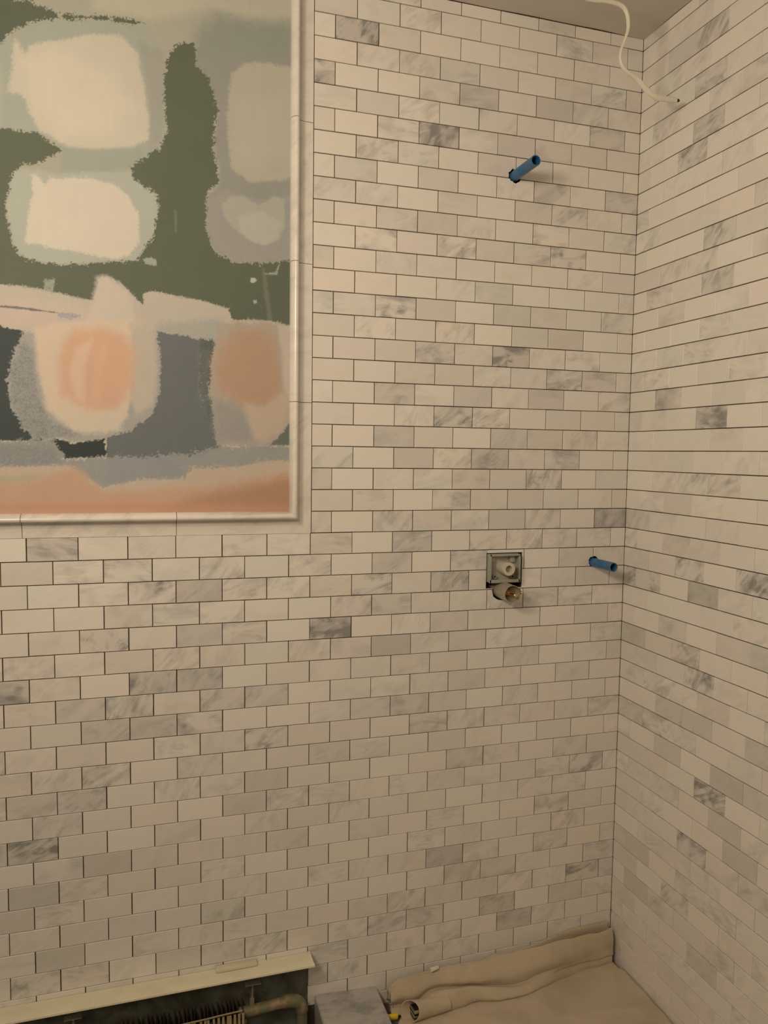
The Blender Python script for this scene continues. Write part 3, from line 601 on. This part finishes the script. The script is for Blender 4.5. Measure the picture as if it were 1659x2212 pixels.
# element: pipe with fins
PZ, PY = 0.050, -0.031
bm = bmesh.new()
tube(bm, [(XL+0.03, PY, PZ), (-1.04, PY, PZ)], 0.0105, 18)
el = keep(obj('heating_pipe', bm, verd, smooth='auto'), HT)
FX1 = -1.0485; FZ0, FZ1, FY0, FY1 = 0.012, 0.0935, -0.0560, -0.0060
finmesh = []
for var in range(4):
    bm = bmesh.new(); rnd = random.Random(var)
    add_box(bm, -0.0003, 0.0003, FY0, FY1, FZ0, FZ1 + rnd.uniform(-.002, .001))
    # folded lip along the front edge
    add_box(bm, -0.0020, 0.0030 + rnd.uniform(-.0008, .0008), FY0-0.0005, FY0+0.0001, FZ0, FZ1-0.004, mat=1)
    add_box(bm, -0.0003, 0.0022, FY1-0.0002, FY1+0.0002, FZ0, FZ1-0.001, mat=0)
    bmesh.ops.recalc_face_normals(bm, faces=bm.faces)
    me = bpy.data.meshes.new('fin'); bm.to_mesh(me); bm.free(); me.materials.append(rust); me.materials.append(finlip); finmesh.append(me)
xf = FX1; nf = 0
while xf > -1.56:
    o = bpy.data.objects.new('fin', finmesh[nf % 4]); COL.objects.link(o); keep(o, HT)
    o.location = (xf, 0.0, 0.0); o.rotation_euler = (0, R(random.uniform(-1.3, 1.3)), R(random.uniform(-2.5, 2.5)))
    xf -= 0.0102 + random.uniform(-0.0009, 0.0009); nf += 1
bm = bmesh.new()     # remaining fins toward the left, out of the picture, as one run
xx = xf
while xx > XL+0.06: add_box(bm, xx-0.0003, xx+0.0003, FY0, FY1, FZ0, FZ1); xx -= 0.0075
o = keep(obj('fin_run', bm, rust), HT); o['kind'] = 'stuff'
# folded front bar along the fin tops (loose and bent), ends before the left
bm = bmesh.new()
bar = catmull([(-1.53, -0.0590, 0.0875), (-1.30, -0.0590, 0.0890), (-1.21, -0.0595, 0.0925), (-1.14, -0.0595, 0.0945), (-1.10, -0.0590, 0.0960), (-1.052, -0.0588, 0.0975)], 5)
tube(bm, bar, 0.0028, 8, squash=[(0.55, 0.4)]*len(bar)); keep(obj('front_bar', bm, finlip, smooth='auto'), HT)
# pipe out of the element and down through an elbow
pts = catmull([(-1.060, PY, 0.0720), (-1.00, PY, 0.0735), (-0.955, PY, 0.0770), (-0.930, PY, 0.0770), (-0.912, PY, 0.0700), (-0.9035, PY, 0.0530), (-0.9020, PY, 0.0300), (-0.9020, PY, FLOOR)], 8)
rad = []
for p in pts: rad.append(0.0155 if -0.948 < p[0] and p[2] > 0.045 else 0.0128)
bm = bmesh.new(); tube(bm, pts, rad, 22); keep(obj('elbow_pipe', bm, verd, smooth='auto'), HT)
steel = MT('dull_steel', 0.5, (0.40, 0.36, 0.28), 0.7).m
for bxx in (-1.0245, -1.4300):
    bm = bmesh.new(); add_box(bm, bxx-0.0022, bxx+0.0022, -0.0290, -0.0262, 0.075, 0.1430, 0.0005)
    add_box(bm, bxx-0.0190, bxx+0.0190, -0.0420, -0.0225, 0.1430, 0.1445, 0.0005)
    add_box(bm, bxx-0.0065, bxx+0.0045, -0.0320, -0.0250, 0.082, 0.1020, 0.0008); add_box(bm, bxx-0.0022, bxx+0.0022, -0.0262, 0.0016, 0.088, 0.094)
    keep(obj('support_bracket', bm, steel), HT)
# strip of cream plastic resting on the hood
bm = bmesh.new(); add_box(bm, -1.1105, -1.0115, -0.0210, -0.0015, 0.1763, 0.1835, 0.0012)
o = obj('plastic_strip', bm, MT('pale_plastic', 0.45, (0.66, 0.61, 0.47)).m, smooth='auto')
tag(o, 'short pale plastic strip lying on the cream top of the heater against the tiles', 'strip')

# ------------------------------------------------------------------ marble curb
curbm = marble_material('grey_curb_marble', tiled=False, rough=0.4, dark=0.40)
bm = bmesh.new()
ztop = lambda x: 0.0563 + (x + 0.8633) * (0.0468-0.0563) / (0.1621)
vs = []
for x in (-0.8640, -0.7010):
    for y in (-1.9, -0.0006):
        for z in (FLOOR, ztop(x)): vs.append(bm.verts.new((x, y, z)))
for q in ((0,1,3,2),(4,6,7,5),(0,4,5,1),(2,3,7,6),(0,2,6,4),(1,5,7,3)): bm.faces.new([vs[i] for i in q])
bmesh.ops.bevel(bm, geom=[e for e in bm.edges if abs(e.verts[0].co.y-e.verts[1].co.y) > 1 and e.verts[0].co.z > 0], offset=0.0022, segments=2, affect='EDGES')
tag(obj('shower_curb', bm, curbm, smooth='auto'), 'grey marble shower curb between the baseboard heater and the drop cloth', 'curb')
# screed inside the shower
bm = bmesh.new(); add_box(bm, -0.7005, -0.0005, -1.9, -0.0005, FLOOR+0.0002, -0.0045)
struct(obj('floor.001', bm, subfloor))

# ------------------------------------------------------------------ canvas drop cloth
canvas = MT('beige_canvas', 0.92, (0.46, 0.38, 0.26)); ob = canvas.obj()
c1 = canvas.noise(ob, 7, 4, 0.6); wv = canvas.n('ShaderNodeTexWave'); wv.inputs['Scale'].default_value = 420; canvas.l(ob, wv.inputs['Vector'])
wv2 = canvas.n('ShaderNodeTexWave', bands_direction='Y'); wv2.inputs['Scale'].default_value = 420; canvas.l(ob, wv2.inputs['Vector'])
canvas.base(canvas.ramp(c1, [(0.33, (0.53, 0.44, 0.325)), (0.55, (0.63, 0.53, 0.395)), (0.75, (0.57, 0.48, 0.355))]))
canvas.bump(canvas.math('ADD', canvas.math('MULTIPLY', canvas.math('ADD', wv.outputs['Fac'], wv2.outputs['Fac']), 0.25), canvas.noise(ob, 14, 4)), 0.45, 0.004)
canvas.b.inputs['Sheen Weight'].default_value = 0.15; canvas = canvas.m
bm = bmesh.new(); nx, ny = 120, 150
def sheet(x, y):
    z = 0.0012 + 0.0035*abs(mnoise.noise(Vector((x*7, y*7, 3.3)))) + 0.0018*abs(mnoise.noise(Vector((x*23, y*19, 1.3))))
    # soft pulls running toward the right hand corner
    z += 0.0045*math.exp(-((x + 0.10 - 0.25*(y+0.04))/0.020)**2) * math.exp(-((y+0.09)/0.05)**2)
    z += 0.005*max(0.0, mnoise.noise(Vector((x*5 + y*3, y*5 - x*2, 8.0))))**1.5 * 2.2
    z += 0.004*math.exp(-((y + 0.205 + 0.2*(x+0.1))/0.012)**2) * math.exp(-((x+0.08)/0.06)**2)
    if x > -0.02: z += 0.006*((x+0.02)/0.02)**2 * (0.5 + 0.5*mnoise.noise(Vector((y*9, 0, 0))))
    return z
def lim(j): return -0.012 - (1.55)*(j/ny)**1.5
gv = []
for i in range(nx+1):
    row = []
    for j in range(ny+1):
        y = lim(j); xl = -0.676 + 0.012*mnoise.noise(Vector((y*8, 2.0, 0.0))) + 0.03*math.exp(-((y+0.05)/0.03)**2); xr = -0.0022 - 0.004*abs(mnoise.noise(Vector((y*12, 0, 5.0))))
        if y > -0.07: xr -= 0.008
        x = xl + (xr-xl)*i/nx; row.append(bm.verts.new((x, y, sheet(x, y))))
    gv.append(row)
for i in range(nx):
    for j in range(ny): bm.faces.new((gv[i][j], gv[i+1][j], gv[i+1][j+1], gv[i][j+1]))
cloth = obj('drop_cloth', bm, canvas, smooth=True)
md = cloth.modifiers.new('s', 'SOLIDIFY'); md.thickness = 0.0012; md.offset = 1
tag(cloth, 'beige canvas drop cloth spread over the shower floor and bunched along the back wall', 'cloth')
# bunched edge: stations from the left end to the right corner
# each: bottom(x,y), front lobe height, crease (y,z), upper top (y,z), slot depth z, rear (y,z)
ST = [ # xb, yb, lobe_z, crease_y, crease_z, top_x, top_y, top_z, slot_z, rear_y, rear_z
 (-0.676, -0.050, 0.010, -0.045, 0.012, -0.6720, -0.036, 0.046, 0.040, -0.008, 0.012),
 (-0.664, -0.055, 0.012, -0.047, 0.014, -0.6600, -0.036, 0.062, 0.058, -0.010, 0.030),
 (-0.6480, -0.0580, 0.012, -0.048, 0.016, -0.6430, -0.032, 0.0695, 0.066, -0.010, 0.045),
 (-0.6150, -0.0600, 0.014, -0.050, 0.018, -0.6050, -0.031, 0.0705, 0.067, -0.010, 0.050),
 (-0.5700, -0.0760, 0.036, -0.048, 0.036, -0.5730, -0.030, 0.0700, 0.067, -0.010, 0.050),
 (-0.5311, -0.0780, 0.042, -0.047, 0.038, -0.5250, -0.030, 0.0720, 0.069, -0.010, 0.050),
 (-0.4542, -0.0700, 0.034, -0.050, 0.030, -0.4780, -0.030, 0.0745, 0.071, -0.010, 0.055),
 (-0.3900, -0.0800, 0.026, -0.056, 0.023, -0.4120, -0.030, 0.0760, 0.072, -0.010, 0.060),
 (-0.3235, -0.0806, 0.020, -0.062, 0.022, -0.3317, -0.031, 0.0840, 0.076, -0.010, 0.066),
 (-0.2544, -0.0690, 0.022, -0.058, 0.030, -0.2400, -0.032, 0.0895, 0.045, -0.008, 0.078),
 (-0.1651, -0.0520, 0.025, -0.050, 0.040, -0.1400, -0.032, 0.0905, 0.012, -0.006, 0.094),
 (-0.1000, -0.0430, 0.028, -0.043, 0.045, -0.0780, -0.032, 0.0910, 0.010, -0.006, 0.0965),
 (-0.0400, -0.0400, 0.028, -0.040, 0.045, -0.0300, -0.031, 0.0955, 0.020, -0.007, 0.0980),
 (-0.0160, -0.0385, 0.028, -0.039, 0.045, -0.0135, -0.030, 0.0990, 0.085, -0.008, 0.1000)]
cols = []
for s in catmull(ST, 9):
    xb, yb, lz, cy, cz_, tx, ty, tz, sz, ry_, rz_ = s
    bulge = min(1.0, max(0.0, (-0.20 - xb) / 0.12))
    lobe = 0.017 * bulge + 0.003
    P = [(xb, yb + 0.016*bulge, 0.0015), (xb, yb - lobe*0.15, 0.002), (xb, yb - lobe*0.35, lz*0.45), (xb+.001, yb + 0.002, lz*0.92), (xb+.002, (yb*0.55+cy*0.45), lz*(1.0+0.08*bulge)),
         (xb*.7+tx*.3, cy + 0.007*bulge, cz_ - 0.004*bulge), (xb*.6+tx*.4, cy + 0.005*bulge, cz_ + 0.004),
         (xb*.4+tx*.6, min(cy*0.9+ty*0.1, ty-0.006) - 0.002*bulge, cz_*0.55+tz*0.45), (tx, (ty*0.8+cy*0.2), cz_*0.12+tz*0.88), (tx, ty+0.001, tz), (tx, ty+0.0035, tz-0.0012),
         (tx, ty+0.005, min(tz-0.004, sz*0.5+tz*0.5)), (tx, (ty+ry_)*0.5 + 0.001, sz), (tx, ry_-0.003, max(sz, sz*0.4+rz_*0.6)), (tx, ry_-0.001, rz_), (tx, ry_+0.003, rz_-0.001), (tx, ry_+0.004, 0.006)]
    cols.append([p for p in catmull(P, 3)])
bm = bmesh.new(); G = []
for i, c in enumerate(cols):
    row = []
    for j, p in enumerate(c):
        v = Vector(p); nz = 0.0048*mnoise.noise(Vector((v.x*15, v.z*24, 1.0))) + 0.0012*mnoise.noise(Vector((v.x*55, v.z*60, 4.0)))
        amp = 1.0 if 2 < j < len(c)-8 else 0.2
        v.y += nz*amp; v.z += 0.6*nz*amp
        v.y = min(v.y, -0.0018); v.x = min(v.x, -0.004)
        row.append(bm.verts.new(v))
    G.append(row)
for a, b in zip(G, G[1:]):
    for k in range(len(a)-1): bm.faces.new((a[k], a[k+1], b[k+1], b[k]))
# close the right hand end and droop the left one
def endcap(row, dx):
    cen = sum((v.co for v in row), Vector()) / len(row)
    inner = [bm.verts.new(v.co.lerp(cen, 0.55) + Vector((dx*0.6, 0, 0))) for v in row]
    for k in range(len(row)-1): bm.faces.new((row[k], row[k+1], inner[k+1], inner[k]))
endcap(G[0], 0.010); endcap(G[-1], -0.004)
fold = obj('bunched_edge', bm, canvas, smooth=True); fold.parent = cloth
md = fold.modifiers.new('s', 'SOLIDIFY'); md.thickness = 0.0014; md.offset = 0
# rolled sleeve mouth opening to the left
bm = bmesh.new(); rings = []; n = 36
RS = [(-0.5350, -0.0760, 0.0200, 0.0185, 0.0170), (-0.5650, -0.0790, 0.0215, 0.0205, 0.0185), (-0.5950, -0.0820, 0.0235, 0.0222, 0.0195), (-0.6180, -0.0850, 0.0255, 0.0240, 0.0205), (-0.6330, -0.0870, 0.0272, 0.0256, 0.0215), (-0.6380, -0.0875, 0.0280, 0.0268, 0.0220)]
for (x, y, z, rz, ry2) in RS + [(-0.6386, -0.0875, 0.0280, 0.0252, 0.0204), (-0.6350, -0.087, 0.0275, 0.0240, 0.0194), (-0.60, -0.083, 0.025, 0.0215, 0.0175), (-0.555, -0.078, 0.022, 0.018, 0.014)]:
    tl = 1.0 if x < -0.61 else 0.4
    rings.append([bm.verts.new((x - 0.017*math.cos(2*math.pi*k/n)*tl + 0.008*math.sin(2*math.pi*k/n)*tl, y + ry2*math.cos(2*math.pi*k/n), max(0.003, z + rz*math.sin(2*math.pi*k/n)) + 0.0008*mnoise.noise(Vector((k*0.6, x*40, 0))))) for k in range(n)])
for a, b in zip(rings, rings[1:]):
    for k in range(n): bm.faces.new((a[k], a[(k+1) % n], b[(k+1) % n], b[k]))
rol = obj('rolled_mouth', bm, canvas, smooth=True); rol.parent = cloth
# striped rags poking inside the roll
rag = MT('striped_hose_sheath', 0.6); rw = rag.n('ShaderNodeTexWave', bands_direction='Z'); rw.inputs['Scale'].default_value = 26; rag.l(rag.obj(), rw.inputs['Vector'])
rag.base(rag.ramp(rw.outputs['Fac'], [(0.42, (0.012, 0.010, 0.008)), (0.52, (0.34, 0.30, 0.18))])); rag = rag.m
bm = bmesh.new(); tube(bm, [(-0.6300, -0.0840, 0.0225), (-0.6050, -0.0820, 0.0225), (-0.5800, -0.079, 0.0215)], [0.0165, 0.0165, 0.0130], 20)
tag(obj('striped_roll', bm, rag, smooth='auto'), 'dark and cream striped roll tucked inside the open end of the rolled drop cloth', 'roll')
# yellow marker stub and white peg
bm = bmesh.new()
tube(bm, [(-0.7000, -0.0735, 0.0130), (-0.6985, -0.0735, 0.0135), (-0.6680, -0.0760, 0.0132), (-0.6665, -0.0761, 0.0130)], [0.0060, 0.0072, 0.0076, 0.0066], 18, squash=[(0.8, 0)]*4)
tag(obj('yellow_plug', bm, yellow, smooth='auto'), 'small yellow plastic plug lying between the curb and the rolled cloth', 'plug')
bm = bmesh.new()
tube(bm, [(-0.5575, -0.020, 0.0755), (-0.5570, -0.020, 0.0755), (-0.5350, -0.0165, 0.0770), (-0.5340, -0.0165, 0.0770)], [0.0052, 0.0062, 0.0048, 0.0042], 18)
tag(obj('white_peg', bm, MT('white_plastic', 0.4, (0.76, 0.72, 0.58)).m, smooth='auto'), 'small white plastic peg sitting on top of the bunched cloth by the wall', 'peg')
